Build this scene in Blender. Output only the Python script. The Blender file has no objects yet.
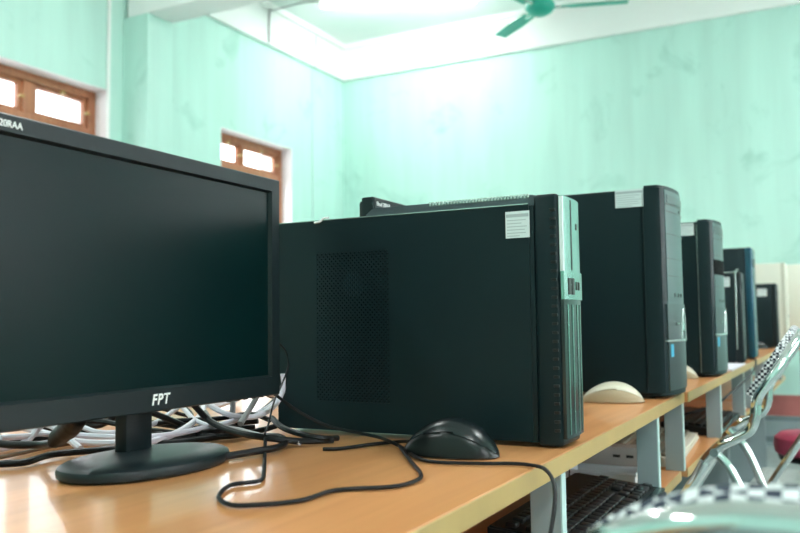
import bpy, bmesh, math, random
from mathutils import Vector, Matrix
random.seed(7)
SC = bpy.context.scene
COL = SC.collection
PI = math.pi

# ------------------------------------------------------------------ materials
def nmat(name):
    m = bpy.data.materials.new(name); m.use_nodes = True
    nt = m.node_tree
    return m, nt, nt.nodes['Principled BSDF']

def mat(name, col, rough=0.5, metal=0.0, spec=0.5, var=0.0, vscale=8.0, bump=0.0, bscale=200.0, coat=0.0):
    m, nt, b = nmat(name)
    b.inputs['Base Color'].default_value = (*col, 1)
    b.inputs['Roughness'].default_value = rough
    b.inputs['Metallic'].default_value = metal
    b.inputs['Specular IOR Level'].default_value = spec
    b.inputs['Coat Weight'].default_value = coat
    tc = nt.nodes.new('ShaderNodeTexCoord')
    if var > 0:
        n = nt.nodes.new('ShaderNodeTexNoise'); n.inputs['Scale'].default_value = vscale
        n.inputs['Detail'].default_value = 5
        nt.links.new(tc.outputs['Object'], n.inputs['Vector'])
        r = nt.nodes.new('ShaderNodeValToRGB')
        r.color_ramp.elements[0].position = 0.3; r.color_ramp.elements[1].position = 0.7
        r.color_ramp.elements[0].color = (*[c * (1 - var) for c in col], 1)
        r.color_ramp.elements[1].color = (*[min(1, c * (1 + var)) for c in col], 1)
        nt.links.new(n.outputs['Fac'], r.inputs['Fac'])
        nt.links.new(r.outputs['Color'], b.inputs['Base Color'])
    if bump > 0:
        n = nt.nodes.new('ShaderNodeTexNoise'); n.inputs['Scale'].default_value = bscale
        nt.links.new(tc.outputs['Object'], n.inputs['Vector'])
        bp = nt.nodes.new('ShaderNodeBump'); bp.inputs['Strength'].default_value = bump
        bp.inputs['Distance'].default_value = 0.002
        nt.links.new(n.outputs['Fac'], bp.inputs['Height'])
        nt.links.new(bp.outputs['Normal'], b.inputs['Normal'])
    return m

def wood_mat(name, c1, c2, rough=0.25, axis=0, scale=1.0):
    m, nt, b = nmat(name)
    tc = nt.nodes.new('ShaderNodeTexCoord')
    mp = nt.nodes.new('ShaderNodeMapping')
    sc = [22 * scale, 22 * scale, 22 * scale]; sc[axis] = 1.2 * scale
    mp.inputs['Scale'].default_value = sc
    nt.links.new(tc.outputs['Object'], mp.inputs['Vector'])
    n = nt.nodes.new('ShaderNodeTexNoise'); n.inputs['Scale'].default_value = 1.6
    n.inputs['Detail'].default_value = 8; n.inputs['Distortion'].default_value = 0.8
    nt.links.new(mp.outputs['Vector'], n.inputs['Vector'])
    n2 = nt.nodes.new('ShaderNodeTexNoise'); n2.inputs['Scale'].default_value = 2.2
    nt.links.new(tc.outputs['Object'], n2.inputs['Vector'])
    r = nt.nodes.new('ShaderNodeValToRGB')
    r.color_ramp.elements[0].position = 0.3; r.color_ramp.elements[0].color = (*c1, 1)
    r.color_ramp.elements[1].position = 0.68; r.color_ramp.elements[1].color = (*c2, 1)
    mx = nt.nodes.new('ShaderNodeMath'); mx.operation = 'MULTIPLY_ADD'
    mx.inputs[1].default_value = 0.35
    nt.links.new(n2.outputs['Fac'], mx.inputs[0])
    m2 = nt.nodes.new('ShaderNodeMath'); m2.operation = 'MULTIPLY'; m2.inputs[1].default_value = 0.65
    nt.links.new(n.outputs['Fac'], m2.inputs[0]); nt.links.new(m2.outputs[0], mx.inputs[2])
    nt.links.new(mx.outputs[0], r.inputs['Fac'])
    nt.links.new(r.outputs['Color'], b.inputs['Base Color'])
    b.inputs['Roughness'].default_value = rough
    b.inputs['Specular IOR Level'].default_value = 0.5
    return m

def wall_mat(name, col, stain):
    """distempered plaster: slight clouding, vertical run marks and a few mildew blotches"""
    m, nt, b = nmat(name)
    L = nt.links.new
    tc = nt.nodes.new('ShaderNodeTexCoord')
    mp = nt.nodes.new('ShaderNodeMapping'); mp.inputs['Scale'].default_value = (3.2, 3.2, 0.35)
    L(tc.outputs['Object'], mp.inputs['Vector'])
    n1 = nt.nodes.new('ShaderNodeTexNoise'); n1.inputs['Scale'].default_value = 2.0; n1.inputs['Detail'].default_value = 4
    L(mp.outputs['Vector'], n1.inputs['Vector'])
    n2 = nt.nodes.new('ShaderNodeTexNoise'); n2.inputs['Scale'].default_value = 2.6; n2.inputs['Detail'].default_value = 7
    n2.inputs['Roughness'].default_value = 0.62; n2.inputs['Distortion'].default_value = 0.6
    L(tc.outputs['Object'], n2.inputs['Vector'])
    r1 = nt.nodes.new('ShaderNodeValToRGB')
    r1.color_ramp.elements[0].position = 0.3; r1.color_ramp.elements[0].color = (*[c * 0.93 for c in col], 1)
    r1.color_ramp.elements[1].position = 0.7; r1.color_ramp.elements[1].color = (*[min(1, c * 1.06) for c in col], 1)
    L(n1.outputs['Fac'], r1.inputs['Fac'])
    r2 = nt.nodes.new('ShaderNodeValToRGB')
    r2.color_ramp.elements[0].position = 0.57; r2.color_ramp.elements[0].color = (0, 0, 0, 1)
    r2.color_ramp.elements[1].position = 0.76; r2.color_ramp.elements[1].color = (0.75, 0.75, 0.75, 1)
    L(n2.outputs['Fac'], r2.inputs['Fac'])
    mx = nt.nodes.new('ShaderNodeMixRGB'); mx.inputs['Color2'].default_value = (*stain, 1)
    L(r2.outputs['Color'], mx.inputs['Fac']); L(r1.outputs['Color'], mx.inputs['Color1'])
    L(mx.outputs['Color'], b.inputs['Base Color'])
    b.inputs['Roughness'].default_value = 0.75
    b.inputs['Specular IOR Level'].default_value = 0.25
    return m

def checker_mat(name, ca, cb, scale):
    m, nt, b = nmat(name)
    tc = nt.nodes.new('ShaderNodeTexCoord')
    ck = nt.nodes.new('ShaderNodeTexChecker'); ck.inputs['Scale'].default_value = scale
    ck.inputs['Color1'].default_value = (*ca, 1); ck.inputs['Color2'].default_value = (*cb, 1)
    mp = nt.nodes.new('ShaderNodeMapping'); mp.inputs['Location'].default_value = (0.0013, 0.0017, 0.0011)
    nt.links.new(tc.outputs['Object'], mp.inputs['Vector'])
    nt.links.new(mp.outputs['Vector'], ck.inputs['Vector'])
    nt.links.new(ck.outputs['Color'], b.inputs['Base Color'])
    b.inputs['Roughness'].default_value = 0.8
    return m

def stripe_mat(name, ca, cb, scale, axis='X', edge=0.5):
    m, nt, b = nmat(name)
    tc = nt.nodes.new('ShaderNodeTexCoord')
    w = nt.nodes.new('ShaderNodeTexWave'); w.bands_direction = axis; w.inputs['Scale'].default_value = scale
    nt.links.new(tc.outputs['Object'], w.inputs['Vector'])
    r = nt.nodes.new('ShaderNodeValToRGB'); r.color_ramp.interpolation = 'LINEAR'
    r.color_ramp.elements[0].position = edge - 0.08; r.color_ramp.elements[0].color = (*ca, 1)
    r.color_ramp.elements[1].position = edge + 0.08; r.color_ramp.elements[1].color = (*cb, 1)
    nt.links.new(w.outputs['Fac'], r.inputs['Fac'])
    nt.links.new(r.outputs['Color'], b.inputs['Base Color'])
    b.inputs['Roughness'].default_value = 0.6
    return m

def emit_mat(name, col, s):
    m, nt, b = nmat(name)
    b.inputs['Base Color'].default_value = (*col, 1)
    b.inputs['Emission Color'].default_value = (*col, 1)
    b.inputs['Emission Strength'].default_value = s
    return m

M = {}
M['mint'] = wall_mat('mint_distemper', (0.51, 0.77, 0.69), (0.28, 0.54, 0.46))
M['white'] = mat('white_plaster', (0.86, 0.88, 0.86), 0.8, var=0.03, vscale=1.5)
M['ceil'] = mat('ceiling_paint', (0.78, 0.86, 0.83), 0.85, var=0.03, vscale=1.0)
M['jamb'] = mat('white_jamb', (0.86, 0.82, 0.84), 0.7)
M['pinkbase'] = mat('red_wash', (0.42, 0.13, 0.12), 0.6, var=0.25, vscale=4)
M['floor'] = mat('terrazzo', (0.26, 0.31, 0.31), 0.35, var=0.2, vscale=9)
M['frame'] = wood_mat('window_wood', (0.30, 0.11, 0.055), (0.48, 0.20, 0.10), 0.4, axis=2)
M['desk'] = wood_mat('beech_laminate', (0.60, 0.25, 0.095), (0.78, 0.37, 0.15), 0.30, axis=0)
for n_ in M['desk'].node_tree.nodes:
    if n_.type == 'BSDF_PRINCIPLED': n_.inputs['Coat Weight'].default_value = 0.25; n_.inputs['Coat Roughness'].default_value = 0.06; n_.inputs['Specular IOR Level'].default_value = 0.3
M['deskedge'] = mat('edge_band', (0.46, 0.31, 0.11), 0.4, var=0.06, vscale=12)
M['greylam'] = mat('grey_laminate', (0.30, 0.36, 0.38), 0.45)
M['greyedge'] = mat('pale_edge', (0.50, 0.66, 0.64), 0.4)
M['darkwood'] = wood_mat('brown_board', (0.09, 0.035, 0.025), (0.14, 0.06, 0.04), 0.5)
M['black'] = mat('black_steel', (0.003, 0.014, 0.018), 0.42, spec=0.26, bump=0.08, bscale=900)
M['blackpl'] = mat('black_plastic', (0.008, 0.011, 0.012), 0.30, spec=0.4)
M['satin'] = mat('satin_plastic', (0.007, 0.014, 0.017), 0.40, spec=0.30, bump=0.05, bscale=1500)
M['gloss'] = mat('gloss_black', (0.006, 0.012, 0.013), 0.16, spec=0.7)
M['mouseblk'] = mat('mouse_black', (0.006, 0.012, 0.014), 0.27, spec=0.5)
M['hole'] = mat('shadowed_inside', (0.002, 0.002, 0.003), 0.8, spec=0.1)
M['screen'] = mat('matte_screen', (0.001, 0.011, 0.012), 0.30, spec=0.16)  # teal of the reflected room put into the base colour
M['silver'] = mat('silver_face', (0.26, 0.44, 0.39), 0.24, metal=0.9)
M['ribgrey'] = mat('rib_plastic', (0.060, 0.080, 0.092), 0.32, spec=0.5)
M['sockgrey'] = mat('socket_plastic', (0.40, 0.38, 0.37), 0.5)  # white plastic, greyed for the shade under the desktop
M['dgrey'] = mat('dark_grey_face', (0.045, 0.085, 0.088), 0.33, metal=0.25, spec=0.8)
M['dgrey2'] = mat('charcoal_face', (0.030, 0.055, 0.058), 0.33, metal=0.2, spec=0.8)
M['trim'] = mat('bright_trim', (0.55, 0.66, 0.62), 0.25, metal=0.7)
M['chrome'] = mat('chrome', (0.78, 0.80, 0.80), 0.07, metal=1.0)
M['sticker'] = stripe_mat('printed_sticker', (0.25, 0.33, 0.33), (0.66, 0.76, 0.74), 80, 'Z', 0.28)
M['stickw'] = mat('sticker_paper', (0.66, 0.74, 0.74), 0.6)
M['stickh'] = mat('sticker_header', (0.16, 0.22, 0.23), 0.6)
M['blue'] = mat('blue_sticker', (0.06, 0.42, 0.62), 0.4)
M['bluefront'] = mat('blue_face', (0.012, 0.07, 0.11), 0.25, metal=0.3)
M['beige'] = mat('beige_plastic', (0.62, 0.60, 0.50), 0.45)
M['beigelt'] = mat('cream_plastic', (0.74, 0.72, 0.62), 0.40)
M['greyscreen'] = mat('tube_glass', (0.30, 0.34, 0.34), 0.2)
M['mousecream'] = mat('cream_mouse', (0.66, 0.62, 0.50), 0.35)
M['mouselow'] = mat('cream_mouse_side', (0.42, 0.33, 0.21), 0.4)
M['cblack'] = mat('black_cable', (0.009, 0.010, 0.012), 0.45, spec=0.25)
M['cgrey'] = mat('grey_cable', (0.30, 0.29, 0.30), 0.45)
M['cwhite'] = mat('white_cable', (0.74, 0.70, 0.80), 0.4)
M['cbrown'] = mat('brown_cable', (0.16, 0.10, 0.06), 0.5)
M['red'] = mat('red_leatherette', (0.50, 0.06, 0.13), 0.45, var=0.2, vscale=25)
M['check'] = checker_mat('check_cloth', (0.78, 0.80, 0.82), (0.012, 0.016, 0.03), 185)
M['checkbig'] = checker_mat('check_cloth_coarse', (0.78, 0.80, 0.82), (0.03, 0.04, 0.07), 135)
M['seat'] = stripe_mat('woven_seat', (0.30, 0.34, 0.34), (0.62, 0.66, 0.64), 30, 'X', 0.6)
M['fan'] = mat('green_enamel', (0.02, 0.36, 0.27), 0.35)
M['key'] = mat('black_keys', (0.010, 0.012, 0.014), 0.4, spec=0.35)
M['kbteal'] = mat('keyboard_rim', (0.010, 0.045, 0.045), 0.18, spec=0.8)
M['keybeige'] = mat('beige_keys', (0.22, 0.21, 0.16), 0.5)  # beige keys with the shadow on the shelf put into their colour
M['paper'] = mat('paper', (0.74, 0.72, 0.80), 0.8)
M['tray'] = mat('white_tray', (0.62, 0.68, 0.72), 0.35)
M['letter'] = mat('white_print', (0.85, 0.87, 0.87), 0.5)
M['lettergrey'] = mat('grey_print', (0.40, 0.46, 0.48), 0.5)
M['steelgrey'] = mat('grey_steel_paint', (0.16, 0.21, 0.22), 0.5)
M['tube'] = emit_mat('lamp_tube', (1.0, 1.0, 0.98), 9.0)
M['tube_hot'] = emit_mat('lamp_tube_bright', (1.0, 1.0, 0.98), 85.0)
gm, gnt, gb = nmat('window_glass')
gb.inputs['Base Color'].default_value = (1, 1, 1, 1); gb.inputs['Roughness'].default_value = 0.0
gb.inputs['Transmission Weight'].default_value = 1.0; gb.inputs['IOR'].default_value = 1.02
M['glass'] = gm
M['ledoff'] = mat('dark_button', (0.003, 0.003, 0.003), 0.3)
M['fanblue'] = mat('fan_label', (0.02, 0.045, 0.07), 0.4)
M['redmark'] = mat('red_mark', (0.55, 0.03, 0.03), 0.4)

# ------------------------------------------------------------------ mesh helpers
def link(o, parent=None):
    COL.objects.link(o)
    if parent is not None: o.parent = parent
    return o

def obj(name, bm, m, parent=None, smooth=True, ang=40):
    bmesh.ops.recalc_face_normals(bm, faces=bm.faces[:])
    me = bpy.data.meshes.new(name)
    if smooth:
        for f in bm.faces: f.smooth = True
        lim = math.radians(ang)
        for e in bm.edges:
            if len(e.link_faces) == 2 and e.calc_face_angle(0) > lim: e.smooth = False
    bm.to_mesh(me); bm.free()
    for x in (m if isinstance(m, (list, tuple)) else [m]): me.materials.append(x)
    return link(bpy.data.objects.new(name, me), parent)

def thing(name, label, cat, loc=(0, 0, 0), rz=0.0, group=None):
    o = bpy.data.objects.new(name, None); COL.objects.link(o)
    o.empty_display_size = 0.05
    o.location = loc; o.rotation_euler = (0, 0, rz)
    return tag(o, label, cat, group)

def tag(o, label, cat, group=None):
    o['label'] = label; o['category'] = cat
    if group: o['group'] = group
    return o

def struct(name, bm, m, parent=None, smooth=False):
    o = obj(name, bm, m, parent, smooth=smooth)
    o['kind'] = 'structure'
    return o

def box(bm, x0, x1, y0, y1, z0, z1, bev=0.0, seg=2, mi=0):
    vs = [bm.verts.new((x, y, z)) for x in (x0, x1) for y in (y0, y1) for z in (z0, z1)]
    idx = [(0, 1, 3, 2), (4, 6, 7, 5), (0, 4, 5, 1), (2, 3, 7, 6), (0, 2, 6, 4), (1, 5, 7, 3)]
    fs = [bm.faces.new([vs[i] for i in q]) for q in idx]
    for f in fs: f.material_index = mi
    if bev > 0:
        es = list({e for f in fs for e in f.edges})
        bmesh.ops.bevel(bm, geom=es, offset=bev, segments=seg, profile=0.5, affect='EDGES')
    return bm

def B(): return bmesh.new()

def smooth_path(pts, n=8):
    P = [Vector(p) for p in pts]
    if len(P) < 3: return P
    Q = [2 * P[0] - P[1]] + P + [2 * P[-1] - P[-2]]
    out = []
    for i in range(1, len(Q) - 2):
        a, b, c, d = Q[i - 1], Q[i], Q[i + 1], Q[i + 2]
        for k in range(n):
            t = k / n
            out.append(0.5 * ((2 * b) + (c - a) * t + (2 * a - 5 * b + 4 * c - d) * t * t + (3 * b - a - 3 * c + d) * t ** 3))
    out.append(P[-1])
    return out

def tube(bm, pts, r, seg=10, smooth=True, n=8, caps=True, mi=0):
    P = smooth_path(pts, n) if smooth else [Vector(p) for p in pts]
    R = r if isinstance(r, (list, tuple)) else None
    rings = []
    t = (P[1] - P[0]).normalized()
    up = Vector((0, 0, 1)) if abs(t.z) < 0.9 else Vector((1, 0, 0))
    u = t.cross(up).normalized()
    for i, p in enumerate(P):
        if i == 0: tt = (P[1] - P[0])
        elif i == len(P) - 1: tt = (P[-1] - P[-2])
        else: tt = (P[i + 1] - P[i - 1])
        if tt.length < 1e-9: tt = t
        t = tt.normalized()
        u = (u - t * u.dot(t)).normalized()
        v = t.cross(u)
        rr = r if R is None else R[min(len(R) - 1, int(round(i / (len(P) - 1) * (len(R) - 1))))]
        rings.append([bm.verts.new(p + (u * math.cos(a) + v * math.sin(a)) * rr) for a in [2 * PI * k / seg for k in range(seg)]])
    for a, b in zip(rings[:-1], rings[1:]):
        for k in range(seg):
            f = bm.faces.new((a[k], a[(k + 1) % seg], b[(k + 1) % seg], b[k])); f.material_index = mi
    if caps:
        bm.faces.new(rings[0]).material_index = mi; bm.faces.new(rings[-1][::-1]).material_index = mi
    return bm

def lathe(bm, prof, c=(0, 0, 0), seg=32, sx=1.0, sy=1.0, mi=0):
    rings = []
    for r, z in prof:
        if r < 1e-6: rings.append([bm.verts.new((c[0], c[1], c[2] + z))])
        else: rings.append([bm.verts.new((c[0] + sx * r * math.cos(2 * PI * k / seg), c[1] + sy * r * math.sin(2 * PI * k / seg), c[2] + z)) for k in range(seg)])
    for a, b in zip(rings[:-1], rings[1:]):
        for k in range(seg):
            q = [a[k % len(a)], a[(k + 1) % len(a)], b[(k + 1) % len(b)], b[k % len(b)]]
            q2 = []
            for v in q:
                if v not in q2: q2.append(v)
            if len(q2) >= 3: bm.faces.new(q2).material_index = mi
    return bm

def prism(bm, pts, z0, z1, plane='xy', mi=0):
    """extrude a closed outline; plane xy -> along z, yz -> along x, xz -> along y"""
    def P(a, b, c):
        return {'xy': (a, b, c), 'yz': (c, a, b), 'xz': (a, c, b)}[plane]
    A = [bm.verts.new(P(a, b, z0)) for a, b in pts]; Bv = [bm.verts.new(P(a, b, z1)) for a, b in pts]
    n = len(pts)
    fs = [bm.faces.new(A[::-1]), bm.faces.new(Bv)]
    for i in range(n): fs.append(bm.faces.new((A[i], A[(i + 1) % n], Bv[(i + 1) % n], Bv[i])))
    for f in fs: f.material_index = mi
    return bm

def text_obj(name, body, size, m, parent, loc, rot, shear=0.0, extrude=0.0004, bold=0.0, sx=1.0, sp=1.0):
    cu = bpy.data.curves.new(name, 'FONT'); cu.body = body; cu.size = size; cu.shear = shear
    cu.extrude = extrude; cu.offset = bold; cu.space_character = sp
    tmp = bpy.data.objects.new(name + '_tmp', cu); COL.objects.link(tmp)
    dg = bpy.context.evaluated_depsgraph_get(); dg.update()
    me = bpy.data.meshes.new_from_object(tmp.evaluated_get(dg))
    bpy.data.objects.remove(tmp); bpy.data.curves.remove(cu)
    me.materials.clear(); me.materials.append(m)
    o = bpy.data.objects.new(name, me); link(o, parent)
    o.location = loc; o.rotation_euler = rot; o.scale = (sx, 1, 1)
    return o

def copy_tree(o, parent=None):
    c = o.copy(); COL.objects.link(c)
    if parent is not None: c.parent = parent
    for ch in list(o.children): copy_tree(ch, c)
    return c

# ------------------------------------------------------------------ the room
XF, YL, YR, XB = 6.40, 3.92, -2.60, -2.40     # far wall, left wall, right wall, back wall
ZC = 3.46; ZB = 3.136
def wall_with_openings(bm, u0, u1, z0, z1, opens, mk):
    """wall slab in (u, z) with rectangular openings; mk(ua, ub, za, zb) adds a box"""
    us = sorted({u0, u1, *[o[0] for o in opens], *[o[1] for o in opens]})
    for a, b in zip(us[:-1], us[1:]):
        zs = [(o[2], o[3]) for o in opens if o[0] <= a and o[1] >= b]
        cur = z0
        for (p, q) in sorted(zs):
            if p > cur: mk(a, b, cur, p)
            cur = q
        if cur < z1: mk(a, b, cur, z1)
TH = 0.22
winL = [(1.60, 3.607, 0.95, 2.365), (4.68, 5.58, 0.95, 2.355)]
winR = [(-1.4, 0.2, 0.95, 2.36), (1.4, 3.2, 0.95, 2.36), (4.2, 5.6, 0.95, 2.36)]
bm = B(); wall_with_openings(bm, XB, XF, 0, ZC, winL, lambda a, b, p, q: box(bm, a, b, YL, YL + TH, p, q)); struct('wall_left', bm, M['mint'])
bm = B(); wall_with_openings(bm, XB, XF, 0, ZC, winR, lambda a, b, p, q: box(bm, a, b, YR - TH, YR, p, q)); struct('wall_right', bm, M['mint'])
bm = B(); box(bm, XF, XF + TH, YR - TH, YL + TH, 0, ZC); struct('wall_far', bm, M['mint'])
bm = B(); box(bm, XB - TH, XB, YR - TH, YL + TH, 0, ZC); struct('wall_back', bm, M['mint'])
bm = B(); box(bm, XB - TH, XF + TH, YR - TH, YL + TH, -0.15, 0); struct('floor', bm, M['floor'])
bm = B(); box(bm, XB - TH, XF + TH, YR - TH, YL + TH, ZC, ZC + 0.15); struct('ceiling', bm, M['ceil'])
# white ring beams above the walls, with a small cornice
bm = B(); box(bm, XB, XF, YL - 0.035, YL, ZB, ZC); box(bm, XB, XF, YL - 0.075, YL - 0.035, ZC - 0.045, ZC); struct('trim_1', bm, M['white'])
bm = B(); box(bm, XF - 0.035, XF, YR, YL - 0.035, ZB, ZC); box(bm, XF - 0.075, XF - 0.035, YR, YL - 0.075, ZC - 0.045, ZC); struct('trim_2', bm, M['white'])
# cross beam over a pilaster
bm = B(); box(bm, 3.73, 3.95, YR, YL - 0.035, 2.86, ZC, 0.004); struct('trim_3', bm, M['white'])
bm = B(); box(bm, 3.73, 3.95, 3.71, YL, 0, 2.86, 0.004); struct('trim_4', bm, M['mint'])
bm = B(); box(bm, 0.1, 0.32, YR, YL - 0.035, 2.80, ZC, 0.004); struct('trim_5', bm, M['white'])
bm = B(); box(bm, XF - 0.014, XF, YR, YL, 0, 0.20); struct('baseboard_far', bm, M['greylam'])
bm = B(); box(bm, XF - 0.010, XF, YR, YL, 0.20, 0.36); struct('trim_6', bm, M['pinkbase'])
bm = B(); box(bm, XB, XF - 0.012, YL - 0.012, YL, 0, 0.35); struct('baseboard_left', bm, M['pinkbase'])

def window(name, x0, x1, z0, z1, yw, s, cells, mull, transom, mw=0.04):
    """window set back in the wall: s=+1 looks out towards +Y. root is the outer frame mesh"""
    yf = yw + s * 0.10
    bm = B()
    def bb(b, a, c, y0, y1, p, q, bev=0.003):
        box(b, a, c, min(y0, y1), max(y0, y1), p, q, bev)
    fw = 0.055
    a, b = yf, yf + s * 0.07
    bb(bm, x0, x0 + fw, a, b, z0, z1); bb(bm, x1 - fw, x1, a, b, z0, z1)
    bb(bm, x0 + fw, x1 - fw, a, b, z1 - fw, z1); bb(bm, x0 + fw, x1 - fw, a, b, z0, z0 + fw)
    bb(bm, x0 + fw, x1 - fw, a, b, transom, transom + 0.06)
    n = len(mull)
    for xm in mull:
        bb(bm, xm - mw, xm + mw, a, b, z0 + fw, transom); bb(bm, xm - mw, xm + mw, a, b, transom + 0.06, z1 - fw)
    root = struct(name, bm, M['frame'], smooth=True)
    # white reveal lining
    bm = B()
    lo, hi = min(yw, yf), max(yw, yf)
    box(bm, x0 - 0.001, x0 + 0.004, lo, hi, z0, z1); box(bm, x1 - 0.004, x1 + 0.001, lo, hi, z0, z1)
    box(bm, x0, x1, lo, hi, z1 - 0.004, z1 + 0.001); box(bm, x0, x1, lo, hi, z0 - 0.001, z0 + 0.004)
    obj('reveal', bm, M['jamb'], root, smooth=False)
    # sashes with glass: upper light and lower casement in every cell
    xs = [x0 + fw] + [q for xm in mull for q in (xm - mw, xm + mw)] + [x1 - fw]
    for i in range(0, len(xs), 2):
        for (p, q) in ((transom + 0.06, z1 - fw), (z0 + fw, transom)):
            bm = B(); t = 0.022
            c0, c1 = yf + s * 0.02, yf + s * 0.055
            bb(bm, xs[i], xs[i] + t, c0, c1, p, q, 0.002); bb(bm, xs[i + 1] - t, xs[i + 1], c0, c1, p, q, 0.002)
            bb(bm, xs[i] + t, xs[i + 1] - t, c0, c1, q - t, q, 0.002); bb(bm, xs[i] + t, xs[i + 1] - t, c0, c1, p, p + t, 0.002)
            sash = obj('sash', bm, M['frame'], root)
            bm = B(); ym = yf + s * 0.04
            bb(bm, xs[i] + t - 0.004, xs[i + 1] - t + 0.004, ym - 0.002, ym + 0.002, p + t - 0.004, q - t + 0.004, 0)
            obj('pane', bm, M['glass'], sash, smooth=False)
    # little brass-coloured stays under the head of the frame
    bm = B()
    for i in range(0, len(xs), 2):
        xm = (xs[i] + xs[i + 1]) / 2
        bb(bm, xm - 0.012, xm + 0.012, yf - s * 0.006, yf + s * 0.02, z1 - fw - 0.02, z1 - fw + 0.004, 0.001)
        bb(bm, xs[i + 1] - 0.02, xs[i + 1] + 0.004, yf - s * 0.006, yf + s * 0.02, (transom + z1) / 2 - 0.008, (transom + z1) / 2 + 0.008, 0.001)
    obj('stay', bm, M['deskedge'], root)
    return root
window('window_1', 1.60, 3.607, 0.95, 2.365, YL, 1, 4, [2.11, 2.62, 3.125], 2.065)
window('window_2', 4.68, 5.58, 0.95, 2.355, YL, 1, 2, [5.06], 2.075, 0.018)
window('window_3', -1.4, 0.2, 0.95, 2.36, YR, -1, 3, [-0.6], 2.07)
window('window_4', 1.4, 3.2, 0.95, 2.36, YR, -1, 3, [2.0, 2.6], 2.07)
window('window_5', 4.2, 5.6, 0.95, 2.36, YR, -1, 3, [4.9], 2.07)

# conduit on the left wall, wire running to the lamp
bm = B(); tube(bm, [(3.60, YL - 0.012, 0.36), (3.60, YL - 0.012, 3.13)], 0.012, 8, smooth=False)
tag(obj('conduit', bm, M['white']), 'thin white conduit running straight up the mint wall beside the pilaster', 'conduit')
bm = B(); tube(bm, [(5.21, YL - 0.045, 3.14), (5.21, YL - 0.047, 3.39), (5.22, YL - 0.09, 3.405), (5.30, 3.6, 3.45), (5.36, 3.46, 3.45)], 0.007, 6, n=6)
tag(obj('lamp_wire', bm, M['cgrey']), 'grey wire running up the white band and over the ceiling to the lamp', 'wire')
bm = B(); tube(bm, [(5.88, YL - 0.006, 0.36), (5.88, YL - 0.006, 3.13)], 0.004, 6, smooth=False); tube(bm, [(5.88, YL - 0.045, 3.13), (5.88, YL - 0.045, 3.40)], 0.006, 6, smooth=False)
tag(obj('corner_wire', bm, M['greyedge']), 'thin wire hanging down the wall near the far left corner', 'wire')

# fluorescent lamps on the ceiling
def lamp(loc, rz, label, power, tm='tube'):
    t = thing('ceiling_lamp', label, 'lamp', loc, rz, 'fluorescent lamps on the ceiling')
    bm = B(); box(bm, -0.62, 0.62, -0.03, 0.03, -0.035, 0, 0.006); obj('housing', bm, M['white'], t)
    for a in (-0.63, 0.605):
        bm = B(); box(bm, a, a + 0.025, -0.02, 0.02, -0.075, -0.02, 0.004); obj('tube_holder', bm, M['white'], t)
    bm = B(); tube(bm, [(-0.605, 0, -0.058), (0.605, 0, -0.058)], 0.015, 12, smooth=False); obj('tube', bm, M[tm], t)
    la = bpy.data.lights.new('tube_light', 'AREA'); la.shape = 'RECTANGLE'; la.size = 1.2; la.size_y = 0.05
    la.energy = power; la.color = (0.97, 1.0, 0.98)
    lo = bpy.data.objects.new('tube_light', la); COL.objects.link(lo); lo.parent = t; lo.location = (0, 0, -0.08)
    return t
lamp((5.58, 2.90, ZC), math.radians(-66), 'glowing fluorescent lamp on the ceiling near the far left corner', 14, 'tube_hot')
for i, (x, y) in enumerate([(5.2, -1.2), (2.1, 2.3), (2.1, -1.2), (-1.1, 2.3), (-1.1, -1.2)]):  # lamps out of view, added to light the room
    lamp((x, y, ZC), 0, ['fluorescent lamp on the ceiling by the far right corner', 'fluorescent lamp on the ceiling above the window side of the desks',
                         'fluorescent lamp on the ceiling above the aisle', 'fluorescent lamp on the ceiling in the back left corner',
                         'fluorescent lamp on the ceiling in the back right corner'][i], 42)

# ceiling fan
fx, fy, fz = 5.47, 1.72, 3.10
t = thing('ceiling_fan', 'green three-bladed ceiling fan hanging before the far wall', 'fan', (fx, fy, fz))
bm = B(); lathe(bm, [(0, -0.055), (0.05, -0.05), (0.085, -0.03), (0.105, -0.005), (0.105, 0.02), (0.085, 0.045), (0.04, 0.06), (0, 0.062)], seg=28); obj('motor_housing', bm, M['fan'], t)
bm = B(); tube(bm, [(0, 0, 0.05), (0, 0, ZC - fz - 0.01)], 0.012, 10, smooth=False); lathe(bm, [(0, 0.28), (0.02, 0.28), (0.055, 0.33), (0.06, ZC - fz - 0.002), (0, ZC - fz - 0.002)]); obj('down_rod', bm, M['fan'], t)
for a in (-71.5, 48.5, 168.5):
    bm = B()
    prism(bm, [(0.15, -0.045), (0.35, -0.055), (0.60, -0.05), (0.605, 0.045), (0.35, 0.055), (0.15, 0.045)], -0.003, 0.003)
    bl = obj('blade', bm, M['fan'], t); bl.rotation_euler = (math.radians(9), 0, math.radians(a))
    bl.rotation_mode = 'XYZ'
    bm = B(); box(bm, 0.07, 0.20, -0.016, 0.016, -0.008, 0.004, 0.002); ar = obj('blade_arm', bm, M['trim'], bl)

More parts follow.
